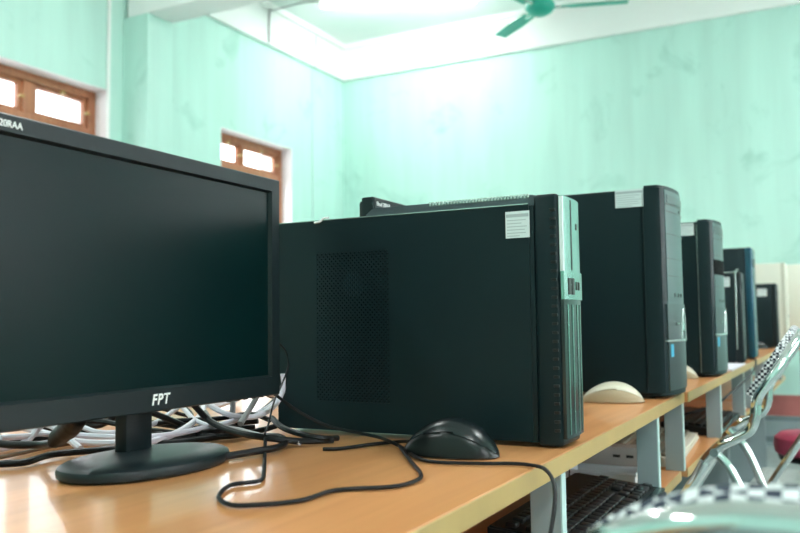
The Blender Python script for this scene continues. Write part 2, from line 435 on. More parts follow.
# ------------------------------------------------------------------ desks
DZ = 0.75; DT = 0.021; SZ = 0.5885
def desk(x0, x1, yf, depth, label, rot=0.0, posts=(), ends=(True, True), group=None, flip=False, shelf=True, steel=False):
    """front edge at local y=0, runs along local x from 0 to L"""
    L = x1 - x0
    t = thing('computer_desk', label, 'desk', (x0, yf, 0), rot, group)
    if flip: t.rotation_euler.z = PI; t.location = (x1, yf, 0)
    bm = B(); box(bm, 0.001, L - 0.001, 0.0015, depth, DZ - DT, DZ, 0.0012, 1)
    obj('desktop', bm, M['desk'], t)
    bm = B(); box(bm, 0.001, L - 0.001, -0.0005, 0.0014, DZ - DT, DZ - 0.0006, 0.0004, 1); obj('edge_band', bm, M['deskedge'], t)
    if shelf:
        bm = B(); box(bm, 0.018, L - 0.018, 0.010, 0.40, SZ - 0.018, SZ, 0.001, 1)
        sh = obj('keyboard_shelf', bm, M['desk'], t)
        bm = B(); box(bm, 0.018, L - 0.018, 0.0085, 0.0100, SZ - 0.018, SZ, 0); obj('shelf_edge', bm, M['deskedge'], sh)
    if not steel:
        bm = B(); box(bm, 0.018, L - 0.018, depth - 0.10, depth - 0.085, 0.30, DZ - DT, 0.001, 1); obj('back_panel', bm, M['greylam'], t)
    for p in posts:
        bm = B(); box(bm, p - 0.016, p - 0.0005, 0.004, 0.040, SZ, DZ - DT, 0.0005, 1); po = obj('post', bm, M['greylam'], t)
        bm = B(); box(bm, p - 0.016, p + 0.0005, 0.0022, 0.004, SZ, DZ - DT, 0); obj('post_edge', bm, M['greyedge'], po)
    if steel:
        for px_ in (0.03, L - 0.06):
            for py_ in (0.05, depth - 0.05):
                bm = B(); box(bm, px_, px_ + 0.03, py_, py_ + 0.03, 0, DZ - DT, 0.002); obj('leg', bm, M['steelgrey'], t)
            bm = B(); box(bm, px_ + 0.002, px_ + 0.028, 0.08, depth - 0.05, 0.22, 0.25, 0.002); obj('cross_rail', bm, M['steelgrey'], t)
        return t
    for p in (0.0, L - 0.018):
        bm = B(); box(bm, p + 0.001, p + 0.017, 0.12, depth - 0.02, 0.0, SZ - 0.018, 0.001, 1); obj('side_panel', bm, M['greylam'], t)
        bm = B(); box(bm, p + 0.001, p + 0.017, depth - 0.24, depth - 0.02, SZ - 0.018, DZ - DT, 0.001, 1); obj('upper_panel', bm, M['greylam'], t)
    return t
G = 'computer desks of the front row'
RB = -math.radians(0.93)
desk(-0.62, 1.810, 0.277, 0.60, 'nearest wooden computer desk, carrying the big monitor and the slim tower', 0, [0.36, 0.95, 1.562, 2.150, 2.4295], group=G)
desk(1.811, 3.40, 0.270, 0.60, 'second wooden computer desk, carrying the tower with the open black drive bay', RB, [0.525, 1.08, 1.33], group=G)
desk(3.401, 4.95, 0.2437, 0.60, 'third wooden computer desk, far along the row before the beige machines', RB, [0.25, 0.60, 1.2], group=G)
desk(4.97, 6.10, 0.075, 0.70, 'last wooden computer desk, against the far wall under the beige machines', 0, [], group=G, shelf=False, steel=True)
# back-to-back row behind (seen between the cables under the screen)
G2 = 'computer desks of the rear row'
desk(-0.62, 1.785, 1.482, 0.60, 'rear wooden desk back to back with the nearest desk, under the cable heap', flip=True, group=G2, posts=[0.8, 1.6])
desk(1.787, 4.30, 1.47, 0.60, 'rear wooden desk back to back with the second desk', flip=True, group=G2, posts=[0.8, 1.6])

# ------------------------------------------------------------------ monitors
def monitor(x, yfront, label, logo=True, group=None):
    """x = left edge; front plane at yfront; base centre is the origin"""
    W, H0, H1 = 0.4420, 0.0612, 0.342
    ox, oy = 0.247, 0.045        # origin relative to left edge / front plane
    t = thing('monitor', label, 'monitor', (x + ox, yfront + oy, DZ), 0, group)
    X0, X1, Y = -ox, W - ox, -oy
    bz, bb = 0.0195, 0.0265
    # bezel ring with a bevelled inner lip
    bm = B()
    def ring(x0, x1, z0, z1, y): return [bm.verts.new(p) for p in ((x0, y, z0), (x1, y, z0), (x1, y, z1), (x0, y, z1))]
    R = [ring(X0 + .001, X1 - .001, H0 + .001, H1 - .001, Y + 0.022), ring(X0, X1, H0, H1, Y + 0.018), ring(X0, X1, H0, H1, Y + 0.002),
         ring(X0 + 0.0015, X1 - 0.0015, H0 + 0.0015, H1 - 0.0015, Y),
         ring(X0 + bz - 0.003, X1 - bz + 0.003, H0 + bb - 0.003, H1 - bz + 0.003, Y + 0.0005),
         ring(X0 + bz, X1 - bz, H0 + bb, H1 - bz, Y + 0.0065)]
    for a, b in zip(R[:-1], R[1:]):
        for k in range(4): bm.faces.new((a[k], a[(k + 1) % 4], b[(k + 1) % 4], b[k]))
    obj('bezel', bm, M['satin'], t, ang=25)
    bm = B(); box(bm, X0 + bz - 0.001, X1 - bz + 0.001, Y + 0.0055, Y + 0.009, H0 + bb - 0.001, H1 - bz + 0.001); obj('screen', bm, M['screen'], t)
    bm = B(); box(bm, X0 + 0.003, X1 - 0.003, Y + 0.010, Y + 0.030, H0 + 0.003, H1 - 0.003, 0.006)
    box(bm, X0 + 0.06, X1 - 0.06, Y + 0.025, Y + 0.052, H0 + 0.03, H1 - 0.05, 0.010)
    obj('back_shell', bm, M['blackpl'], t)
    # neck and oval foot
    bm = B(); box(bm, -0.035, 0.004, -0.010, 0.008, 0.010, 0.12, 0.003); obj('neck', bm, M['satin'], t)
    bm = B(); lathe(bm, [(0, 0.0005), (0.95, 0.0005), (0.99, 0.003), (1.0, 0.008), (0.985, 0.0115), (0.93, 0.0140), (0.6, 0.0165), (0.25, 0.0178), (0, 0.018)], seg=64, sx=0.105, sy=0.070, c=(-0.021, -0.028, 0))
    obj('foot', bm, M['satin'], t)
    text_obj('model_text', 'Elead 20RAA', 0.0088, M['letter'], t, (X0 + 0.0075, Y - 0.0003, H1 - 0.0125), (PI / 2, 0, 0), sx=0.92)
    if logo:
        text_obj('logo', 'FPT', 0.0160, M['letter'], t, (-0.0345, Y - 0.0004, H0 + 0.0075), (PI / 2, 0, 0), shear=0.22, bold=0.0003, sx=0.90, sp=1.18)
    bm = B()
    for k in range(5): box(bm, X1 - 0.10 + k * 0.016, X1 - 0.094 + k * 0.016, Y + 0.004, Y + 0.007, H0 - 0.0012, H0 + 0.001)
    obj('buttons', bm, M['ledoff'], t)
    return t
GM = 'flat black monitors'
monitor(0.438, 0.6375, 'big flat black monitor with white letters, nearest in the picture on the left', group=GM)
monitor(1.067, 0.600, 'flat black monitor whose top corner peeks out behind the slim tower', group=GM)

# ------------------------------------------------------------------ slim tower (nearest)
t = thing('slim_tower', 'slim black computer tower lying closest, with perforated side and silver front', 'computer', (0.960, 0.283, DZ))
W, D, Ht = 0.078, 0.418, 0.303
bm = B(); box(bm, 0.0025, W, 0.034, D, 0.006, Ht - 0.008, 0.002); obj('case_body', bm, M['black'], t)
bm = B()
y0, y1, z0, z1 = 0.040, D - 0.002, 0.007, Ht - 0.006
vy0, vy1, vz0, vz1 = 0.236, 0.350, 0.046, 0.250
for (a, b, c, d) in ((y0, vy0, z0, z1), (vy1, y1, z0, z1), (vy0, vy1, z0, vz0), (vy0, vy1, vz1, z1)):
    box(bm, 0.0, 0.0024, a, b, c, d)
sp = obj('side_panel', bm, M['black'], t, smooth=False)
# perforated grille: real holes on a staggered lattice
bm = B(); NY, NZ = 34, 60
cy, cz = (vy1 - vy0) / NY, (vz1 - vz0) / NZ
for j in range(NZ):
    for i in range(NY):
        yc, zc = vy0 + (i + 0.5) * cy, vz0 + (j + 0.5) * cz
        o4 = [bm.verts.new((0.0004, yc + s * cy / 2, zc + q * cz / 2)) for s, q in ((-1, -1), (1, -1), (1, 1), (-1, 1))]
        if (i + j) % 2 == 0:
            h = 0.0015
            i4 = [bm.verts.new((0.0004, yc + s * h, zc + q * h)) for s, q in ((-.8, -.8), (.8, -.8), (.8, .8), (-.8, .8))]
            d4 = [bm.verts.new((0.0022, v.co.y, v.co.z)) for v in i4]
            for k in range(4):
                bm.faces.new((o4[k], o4[(k + 1) % 4], i4[(k + 1) % 4], i4[k])); bm.faces.new((i4[k], i4[(k + 1) % 4], d4[(k + 1) % 4], d4[k]))
        else: bm.faces.new(o4)
bmesh.ops.remove_doubles(bm, verts=bm.verts[:], dist=1e-5)
obj('vent_grille', bm, M['black'], t, smooth=False)
bm = B(); box(bm, 0.0022, 0.0024, vy0, vy1, vz0, vz1); obj('vent_backing', bm, M['hole'], t, smooth=False)
bm = B(); tube(bm, [(0.0021, 0.292, 0.205), (0.00225, 0.292, 0.205)], 0.017, 24, smooth=False); obj('fan_hub', bm, M['fanblue'], t, smooth=False)
# raised rib along the top with cooling slots
bm = B()
prism(bm, [(0.028, Ht - 0.010), (0.028, Ht + 0.002), (0.034, Ht + 0.005), (0.262, Ht + 0.005), (0.274, Ht - 0.004), (0.276, Ht - 0.010)], 0.004, W - 0.004, 'yz')
bmesh.ops.bevel(bm, geom=bm.edges[:], offset=0.0018, segments=2, affect='EDGES')
rib = obj('top_rib', bm, M['ribgrey'], t)
bm = B()
for k in range(32):
    y = 0.040 + k * 0.0043
    box(bm, 0.0030, 0.030, y, y + 0.0028, Ht + 0.001, Ht + 0.0062, 0.0004, 1)
obj('cooling_slots', bm, M['trim'], rib)
# a silver seam line and the white tie on the edge
bm = B(); box(bm, -0.0006, 0.0012, 0.040, D - 0.004, Ht - 0.0072, Ht - 0.0060); obj('seam_line', bm, M['trim'], t)
bm = B(); tube(bm, [(-0.0022, 0.352, Ht - 0.0095), (-0.0022, 0.343, Ht - 0.0085), (-0.001, 0.338, Ht - 0.0045), (0.002, 0.330, Ht - 0.0035)], 0.0016, 6); obj('tie_scrap', bm, M['letter'], t)
# front bezel
bm = B(); box(bm, 0.000, W, 0.003, 0.034, 0.002, Ht + 0.004, 0.005, 3); obj('front_bezel', bm, M['black'], t)
bm = B()
for k in range(26): box(bm, -0.0012, 0.0008, 0.006, 0.0130, 0.020 + k * 0.0106, 0.0235 + k * 0.0106, 0.0004, 1)
obj('side_notches', bm, M['ledoff'], t)
def face_strip(x0, x1, z0, z1, m, name, parent, y=0.0, crown=0.004, n=8, th=0.004):
    bm = B(); F = []
    for i in range(n + 1):
        u = i / n; x = x0 + (x1 - x0) * u
        yy = y - crown * math.sin(PI * (0.10 + 0.80 * (x / W)))
        F.append((x, yy))
    pts = F + [(x, yy + th) for x, yy in F[::-1]]
    prism(bm, pts, z0, z1, 'xy')
    return obj(name, bm, m, parent, ang=30)
up = face_strip(0.002, W - 0.002, 0.212, Ht + 0.001, M['silver'], 'upper_face', t)
face_strip(0.0015, 0.0050, 0.212, Ht, M['stickw'], 'face_edge', up, y=-0.0006)
face_strip(0.030, 0.0325, 0.214, Ht - 0.002, M['ledoff'], 'face_groove', up, y=-0.0006)
face_strip(0.054, 0.058, 0.266, 0.274, M['ledoff'], 'power_button', up, y=-0.0008)
pp = face_strip(-0.001, W - 0.001, 0.178, 0.212, M['silver'], 'port_panel', t, y=-0.002)
for xx, zz, w_, h_ in ((0.012, 0.184, 0.008, 0.020), (0.024, 0.184, 0.008, 0.020), (0.040, 0.190, 0.007, 0.010), (0.053, 0.190, 0.006, 0.010)):
    face_strip(xx, xx + w_, zz, zz + h_, M['ledoff'], 'port', pp, y=-0.0028)
lf = face_strip(0.002, W - 0.002, 0.012, 0.178, M['gloss'], 'lower_face', t)
for xx in (0.012, 0.028, 0.048, 0.064):
    face_strip(xx, xx + 0.003, 0.016, 0.172, M['silver'], 'chrome_line', lf, y=-0.0007)  # reflection stripes of the gloss face, laid on as silver strips
def sticker(parent, y0, y1, z0, z1, x=0.0, header=True):
    bm = B(); box(bm, x - 0.0007, x - 0.0001, y0, y1, z0, z1)
    s = obj('sticker', bm, M['stickw'], parent, smooth=False)
    bm = B(); h = z1 - z0
    box(bm, x - 0.0010, x - 0.0007, y0 + 0.001, y1 - 0.001, z1 - 0.22 * h, z1 - 0.10 * h)
    for k, (a, f) in enumerate(((0.32, 0.9), (0.44, 0.7), (0.56, 0.95), (0.68, 0.85), (0.80, 0.9), (0.91, 0.6))):
        box(bm, x - 0.0010, x - 0.0007, y1 - 0.002 - (y1 - y0 - 0.004) * f, y1 - 0.002, z1 - (a + 0.03) * h, z1 - a * h)
    obj('print', bm, M['lettergrey'], s, smooth=False)
    return s
sticker(t, 0.0385, 0.0695, 0.255, 0.288, -0.0001)

# ------------------------------------------------------------------ full-size towers
PROF = [(0.000, 0.040), (0.000, 0.014), (0.004, 0.004), (0.012, 0.000), (0.040, -0.005), (0.075, -0.010), (0.105, -0.012), (0.135, -0.012), (0.158, -0.010), (0.167, -0.003), (0.170, 0.008), (0.170, 0.040)]
def prof_y(x):
    P = PROF[2:10]
    for (a, b), (c, d) in zip(P[:-1], P[1:]):
        if a <= x <= c: return b + (d - b) * (x - a) / (c - a)
    return P[0][1] if x < P[0][0] else P[-1][1]
def patch(x0, x1, z0, z1, m, name, parent, off=0.001, th=0.0015, n=7):
    F = [(x0 + (x1 - x0) * i / n, prof_y(x0 + (x1 - x0) * i / n) - off) for i in range(n + 1)]
    bm = B(); prism(bm, F + [(x, y + th) for x, y in F[::-1]], z0, z1, 'xy')
    return obj(name, bm, m, parent, ang=30)
def big_tower(loc, rz, label, open_bay, group, st):
    Ht, D, W = 0.413, 0.425, 0.170
    t = thing('computer_tower', label, 'computer', loc, rz, group)
    bm = B(); box(bm, 0.002, W - 0.002, 0.036, D, 0.010, Ht - 0.006, 0.002); obj('case_body', bm, M['black'], t)
    bm = B(); box(bm, 0.0, 0.002, 0.038, D - 0.006, 0.014, Ht - 0.012); obj('side_panel', bm, M['black'], t, smooth=False)
    bm = B(); prism(bm, PROF, 0.006, Ht, 'xy')
    top = [e for e in bm.edges if all(abs(v.co.z - Ht) < 1e-6 for v in e.verts) or all(abs(v.co.z - 0.006) < 1e-6 for v in e.verts)]
    bmesh.ops.bevel(bm, geom=top, offset=0.006, segments=3, affect='EDGES')
    fb = obj('front_bezel', bm, M['black'], t)
    bm = B(); box(bm, -0.0008, 0.0006, 0.0350, 0.0362, 0.014, Ht - 0.012); obj('seam_line', bm, M['trim'] if open_bay else M['satin'], t)
    a, b = 0.020, 0.160
    face = patch(a, b, 0.182, Ht - 0.008, M['dgrey'], 'upper_face', t, 0.0012)
    lines = [(0.376, 0.3785), (0.362, 0.3640), (0.318, 0.3195), (0.270, 0.2712), (0.236, 0.2372)]
    for p, q in lines: patch(a + 0.002, b - 0.002, p, q, M['ledoff'], 'bay_gap', face, 0.0016)
    patch(a + 0.010, b - 0.012, 0.380, 0.396, M['dgrey2'], 'drive_door', face, 0.0022)
    patch(0.112, 0.130, 0.366, 0.372, M['ledoff'], 'eject_button', face, 0.0022)
    if open_bay: patch(a, b, 0.268, 0.308, M['hole'], 'open_bay', face, 0.0018)
    for x in (0.058, 0.082, 0.106): patch(x, x + 0.008, 0.196, 0.203, M['ledoff'], 'jack', face, 0.0022, n=3)
    low = patch(0.012, 0.162, 0.016, 0.182, M['dgrey2'], 'lower_face', t, 0.003, 0.003)
    patch(0.006, 0.163, 0.1090, 0.1125, M['trim'], 'silver_strip', low, 0.0052, 0.004)
    patch(0.056, 0.080, 0.140, 0.147, M['ledoff'], 'usb_port', low, 0.0036, n=3)
    patch(0.060, 0.076, 0.1420, 0.1450, M['trim'], 'usb_tongue', low, 0.0041, n=3)
    # arched silver power surround
    bm = B(); P = [(0.092, 0.1125), (0.098, 0.150), (0.104, 0.166), (0.112, 0.173), (0.120, 0.166), (0.126, 0.150), (0.133, 0.1125)]
    tube(bm, [(x, prof_y(x) - 0.0038, z) for x, z in P], 0.0022, 8)
    obj('power_arc', bm, M['trim'], low)
    bm = B(); y_ = prof_y(0.112) - 0.003; tube(bm, [(0.112, y_ + 0.002, 0.138), (0.112, y_ - 0.0015, 0.138)], 0.009, 18, smooth=False); obj('power_button', bm, M['silver'], low)
    patch(0.022, 0.036, 0.080, 0.104, M['blue'], 'blue_sticker', low, 0.0038, n=3)
    for x in (0.02, W - 0.04):
        for y in (0.03, D - 0.06):
            bm = B(); box(bm, x, x + 0.02, y, y + 0.03, 0.0, 0.011, 0.002); obj('foot', bm, M['blackpl'], t)
    sticker(t, st[0], st[1], st[2], st[3], -0.0001)
    return t
GT = 'big black computer towers with curved fronts'
big_tower((1.622, 0.278, DZ), 0.0, 'big black computer tower behind the cream mouse, with closed drive bays', False, GT, (0.034, 0.088, 0.372, 0.407))
big_tower((2.262, 0.266, DZ), 0.0, 'big black computer tower with one open black drive bay, third along the row', True, GT, (0.042, 0.085, 0.372, 0.404))

def plain_tower(loc, w, d, h, label, body, front, group=None, outline=None, st=None, name='computer_tower', rz=0.0, extra=None, fy=0.0):
    t = thing(name, label, 'computer', loc, rz, group)
    bm = B(); box(bm, 0, w, 0.024, d, 0.008, h, 0.003); obj('case_body', bm, body, t)
    bm = B(); box(bm, -0.001, w + 0.001, 0, 0.026, 0.004, h + 0.001, 0.007, 3); fb = obj('front_bezel', bm, front, t)
    bm = B(); box(bm, w * 0.15, w * 0.85, -0.0015, 0.002, h * 0.82, h * 0.90, 0.0008, 1); obj('drive_door', bm, body, t)
    bm = B(); tube(bm, [(w * 0.5, 0.001, h * 0.35), (w * 0.5, -0.0025, h * 0.35)], 0.008, 16, smooth=False); obj('power_button', bm, M['trim'], t)
    if outline:
        bm = B(); tube(bm, [(-0.002, 0.020, 0.05), (-0.002, 0.018, h - 0.01), (-0.002, 0.030, h + 0.001), (-0.002, d * 0.9, h + 0.001)], 0.0017, 8, n=5); obj('silver_outline', bm, outline, t)
    for x in (0.012, w - 0.03):
        for y in (0.03, d - 0.06):
            bm = B(); box(bm, x, x + 0.018, y, y + 0.03, 0.0, 0.009, 0.002); obj('foot', bm, M['blackpl'], t)
    if st: sticker(t, *st, -0.0001)
    return t
GS = 'towers at the far end of the row'
plain_tower((2.937, 0.256, DZ), 0.085, 0.33, 0.305, 'slim black tower outlined by a silver line, in front of the blue-edged tower', M['black'], M['satin'], GS, outline=M['trim'], st=(0.036, 0.075, 0.258, 0.290))
plain_tower((3.300, 0.248, DZ), 0.13, 0.42, 0.415, 'tall dark tower with a blue front edge, fifth along the row', M['black'], M['bluefront'], GS)
plain_tower((4.520, 0.232, DZ), 0.13, 0.42, 0.325, 'small black tower with a square sticker, before the beige tower', M['black'], M['satin'], GS, st=(0.045, 0.09, 0.262, 0.300))
plain_tower((4.975, 0.206, DZ), 0.19, 0.46, 0.455, 'pale beige tower rising behind the small black one', M['beigelt'], M['beige'], GS)
plain_tower((5.42, 0.085, DZ), 0.20, 0.46, 0.470, 'pale beige tower at the right edge, farthest of all', M['beigelt'], M['beige'], GS)

# ------------------------------------------------------------------ mice
def mouse(loc, rz, label, top, low, L=0.112, Wd=0.060, Hh=0.037, group='computer mice on the desks', scale=1.0):
    """nose at local +x"""
    t = thing('computer_mouse', label, 'mouse', loc, rz, group)
    def shell(lo, hi, m, name, grow=1.0, nu=28, nv=20):
        bm = B(); rows = []
        for i in range(nu + 1):
            u = -1 + 2 * i / nu
            # height profile along the length: hump towards the palm
            hp = (max(0.0, 1 - abs(u) ** 2.3)) ** 0.85
            hz = Hh * hp * (1.0 - 0.22 * max(0, u + 0.1) ** 1.2) + 0.004 * (1 - abs(u) ** 8)
            wy = Wd / 2 * (max(0.0, 1 - abs(u) ** 3.2)) ** 0.5 * (0.93 + 0.07 * math.cos(2.4 * u)) * grow
            row = []
            for j in range(nv + 1):
                a = PI * j / nv
                y = wy * math.cos(a); s = math.sin(a) ** 0.75
                z = 0.0015 + (hz - 0.0015) * s if hz > 0.0015 else 0.0015
                z = max(z, 0.0015)
                row.append((u * L / 2, y, z))
            rows.append(row)
        # seam height
        vs = []
        for row in rows:
            vr = []
            for (x, y, z) in row:
                seam = 0.66 * Hh * (1.0 - 0.92 * abs(x / (L / 2)) ** 2.2) + 0.003
                if lo: zz = min(z, seam)
                else: zz = max(z, min(seam, z + 0.0))
                vr.append(bm.verts.new((x, y, zz if lo else z + 0.0004)))
            vs.append(vr)
        for i in range(nu):
            for j in range(nv):
                q = (vs[i][j], vs[i + 1][j], vs[i + 1][j + 1], vs[i][j + 1])
                if not lo:
                    c = sum((v.co for v in q), Vector()) / 4
                    seam = 0.66 * Hh * (1.0 - 0.92 * abs(c.x / (L / 2)) ** 2.2) + 0.003
                    if c.z < seam: continue
                try: bm.faces.new(q)
                except ValueError: pass
        if lo:
            for i in range(nu): 
                try: bm.faces.new((vs[i][0], vs[i][nv], vs[i + 1][nv], vs[i + 1][0]))
                except ValueError: pass
        bmesh.ops.remove_doubles(bm, verts=bm.verts[:], dist=1e-6)
        o = obj(name, bm, m, t, ang=60)
        return o
    shell(True, False, low, 'base_shell', 1.0)
    shell(False, True, top, 'top_shell', 1.01, 44, 40)
    bm = B(); tube(bm, [(L * 0.27, -0.003, Hh * 0.60), (L * 0.27, 0.003, Hh * 0.60)], 0.0065, 16, smooth=False); obj('scroll_wheel', bm, M['cgrey'] if top is M['mouseblk'] else M['beige'], t)
    t.scale = (scale,) * 3
    return t
mouse((0.870, 0.392, DZ), math.radians(92), 'glossy black mouse lying beside the slim tower', M['mouseblk'], M['blackpl'], L=0.118, Hh=0.040)
mouse((1.548, 0.366, DZ), math.radians(103), 'cream mouse with tan sides, right beside the slim silver-fronted tower', M['mousecream'], M['mouselow'], L=0.118, Hh=0.034)
mouse((2.215, 0.362, DZ), math.radians(97), 'cream mouse half hidden behind the tower with closed bays', M['mousecream'], M['mouselow'], L=0.118, Hh=0.036)
mouse((3.330, 0.345, DZ), math.radians(95), 'black mouse beside the blue-edged tower', M['mouseblk'], M['blackpl'])
mouse((4.440, 0.330, DZ), math.radians(95), 'black mouse beside the small black tower with the square sticker', M['mouseblk'], M['blackpl'])
mouse((5.250, 0.165, DZ), math.radians(95), 'black mouse before the farthest beige tower', M['mouseblk'], M['blackpl'], scale=1.15)

# ------------------------------------------------------------------ keyboards on the shelf
def keyboard(loc, rz, label, body, rim, keym, L=0.44, Wd=0.165):
    t = thing('keyboard', label, 'keyboard', loc, rz, 'keyboards on the shelf under the desktop')
    bm = B(); prism(bm, [(0, 0), (0, 0.013), (Wd * 0.12, 0.018), (Wd, 0.033), (Wd, 0.0)], 0, L, 'yz')
    bmesh.ops.bevel(bm, geom=bm.edges[:], offset=0.003, segments=2, affect='EDGES'); obj('case', bm, body, t)
    bm = B(); box(bm, 0.004, L - 0.004, 0.002, 0.016, 0.0135, 0.0185, 0.002); obj('front_rim', bm, rim, t)
    bm = B(); box(bm, L - 0.007, L + 0.001, 0.004, Wd - 0.004, 0.012, 0.0165, 0.002); r2 = obj('end_rim', bm, rim, t)
    r2.rotation_euler = (math.atan2(0.015, Wd * 0.88), 0, 0)
    km = bpy.data.meshes.new('key'); bm = B(); box(bm, -0.0082, 0.0082, -0.0080, 0.0080, 0, 0.0065, 0.0015, 2)
    for f in bm.faces: f.smooth = True
    bm.to_mesh(km); bm.free(); km.materials.append(keym)
    sl = 0.015 / (Wd * 0.88)
    rows = [(0.030, [1.25, 1.25, 1.25, 4.5, 1.25, 1.25, 1.25, 1.25, 0, 1, 1, 1, 2, 1]), (0.049, [2, 1, 1, 1, 1, 1, 1, 1, 1, 1, 2.25, 0, 1, 0, 1, 1, 1]),
            (0.068, [1.75, 1, 1, 1, 1, 1, 1, 1, 1, 1, 1, 2.0, 0, 0, 0, 1, 1, 1]), (0.087, [1.5, 1, 1, 1, 1, 1, 1, 1, 1, 1, 1, 1, 1, 1, 1, 1, 1, 1]),
            (0.106, [1, 1, 1, 1, 1, 1, 1, 1, 1, 1, 1, 1, 2, 1, 1, 1, 1, 1, 1]), (0.135, [1, 0, 1, 1, 1, 1, 1, 1, 1, 1, 1, 1, 1])]
    for y, ks in rows:
        tot = sum(k if k else 0.5 for k in ks); unit = (L - 0.024) / max(tot, 19.0) if y < 0.13 else 0.0188
        x = 0.012
        for k in ks:
            w = (k if k else 0.5) * unit
            if k:
                o = bpy.data.objects.new('key', km); link(o, t)
                o.location = (x + w / 2, y, 0.016 + y * sl * 0.98); o.rotation_euler = (math.atan(sl), 0, 0)
                o.scale = (w / 0.0188 if k > 1.01 else unit / 0.0188 , 1, 1)
            x += w
    return t
keyboard((1.078, 0.268, SZ), 0.0, 'black keyboard nearest on the shelf under the slim tower', M['key'], M['kbteal'], M['key'])
keyboard((1.83, 0.296, SZ), math.radians(2.5), 'beige keyboard on the shelf behind the grey posts', M['beige'], M['beigelt'], M['keybeige'], Wd=0.15)
keyboard((2.355, 0.262, SZ), 0.0, 'black keyboard farther along the shelf, behind the next grey post', M['key'], M['kbteal'], M['key'])

# white socket box and tray behind the near keyboard
t = thing('socket_box', 'white socket box with small dark marks, behind the near keyboard on the shelf', 'socket', (1.66, 0.318, SZ))
bm = B(); box(bm, 0, 0.045, 0, 0.20, 0.0, 0.062, 0.003); obj('box_body', bm, M['sockgrey'], t)
bm = B()
for y, z in ((0.036, 0.042), (0.062, 0.042)): box(bm, -0.001, 0.001, y, y + 0.014, z, z + 0.005)
obj('slots', bm, M['ledoff'], t, smooth=False)
bm = B(); box(bm, -0.001, 0.001, 0.004, 0.016, 0.034, 0.037); box(bm, -0.001, 0.001, 0.004, 0.016, 0.018, 0.021); obj('marks', bm, M['redmark'], t, smooth=False)
t = thing('plastic_tray', 'white plastic tray with rounded rim standing before the socket box', 'tray', (1.555, 0.330, SZ))
bm = B()
box(bm, 0, 0.075, 0, 0.13, 0.0, 0.003); box(bm, 0, 0.075, 0, 0.003, 0.003, 0.028, 0.001, 1); box(bm, 0, 0.075, 0.127, 0.13, 0.003, 0.028, 0.001, 1)
box(bm, 0, 0.003, 0.003, 0.127, 0.003, 0.028, 0.001, 1); box(bm, 0.072, 0.075, 0.003, 0.127, 0.003, 0.028, 0.001, 1)
obj('tray_body', bm, M['tray'], t)
bm = B(); tube(bm, [(0.0, 0.0, 0.028), (0.075, 0.0, 0.028), (0.075, 0.13, 0.028), (0.0, 0.13, 0.028), (0.0, 0.0, 0.028)], 0.003, 8, smooth=False); obj('rim', bm, M['tray'], t)
bm = B(); tube(bm, [(1.545, 0.452, SZ + 0.001), (1.545, 0.450, SZ + 0.028), (1.546, 0.453, SZ + 0.042)], 0.0012, 6); lathe(bm, [(0, 0), (0.0025, 0.001), (0.003, 0.004), (0, 0.006)], c=(1.546, 0.453, SZ + 0.041), seg=10)
tag(obj('antenna_wire', bm, M['cblack']), 'thin upright wire with black tip beside the white tray', 'wire')

# papers and far cable
bm = B(); prism(bm, [(2.72, 0.262), (3.12, 0.252), (3.10, 0.225 + 0.10), (2.74, 0.35)], DZ + 0.0006, DZ + 0.004)
# notebook of a few sheets, kept on the desktop
bm.free(); bm = B(); prism(bm, [(2.56, 0.2565), (2.925, 0.2525), (2.928, 0.335), (2.57, 0.40)], DZ + 0.0006, DZ + 0.005)
tag(obj('paper_sheet', bm, M['paper'], smooth=False), 'pale paper sheets lying on the desk beside the open-bay tower', 'paper')
bm = B(); tube(bm, [(3.30, 0.31, 0.754), (3.24, 0.265, 0.756), (3.16, 0.238, 0.752), (2.95, 0.236, 0.722), (2.60, 0.262, 0.69), (2.45, 0.30, 0.66), (2.38, 0.40, 0.63)], 0.0035, 8)
tag(obj('hanging_cable', bm, M['cblack']), 'black cable sagging over the desk edge by the blue-edged tower', 'cable')

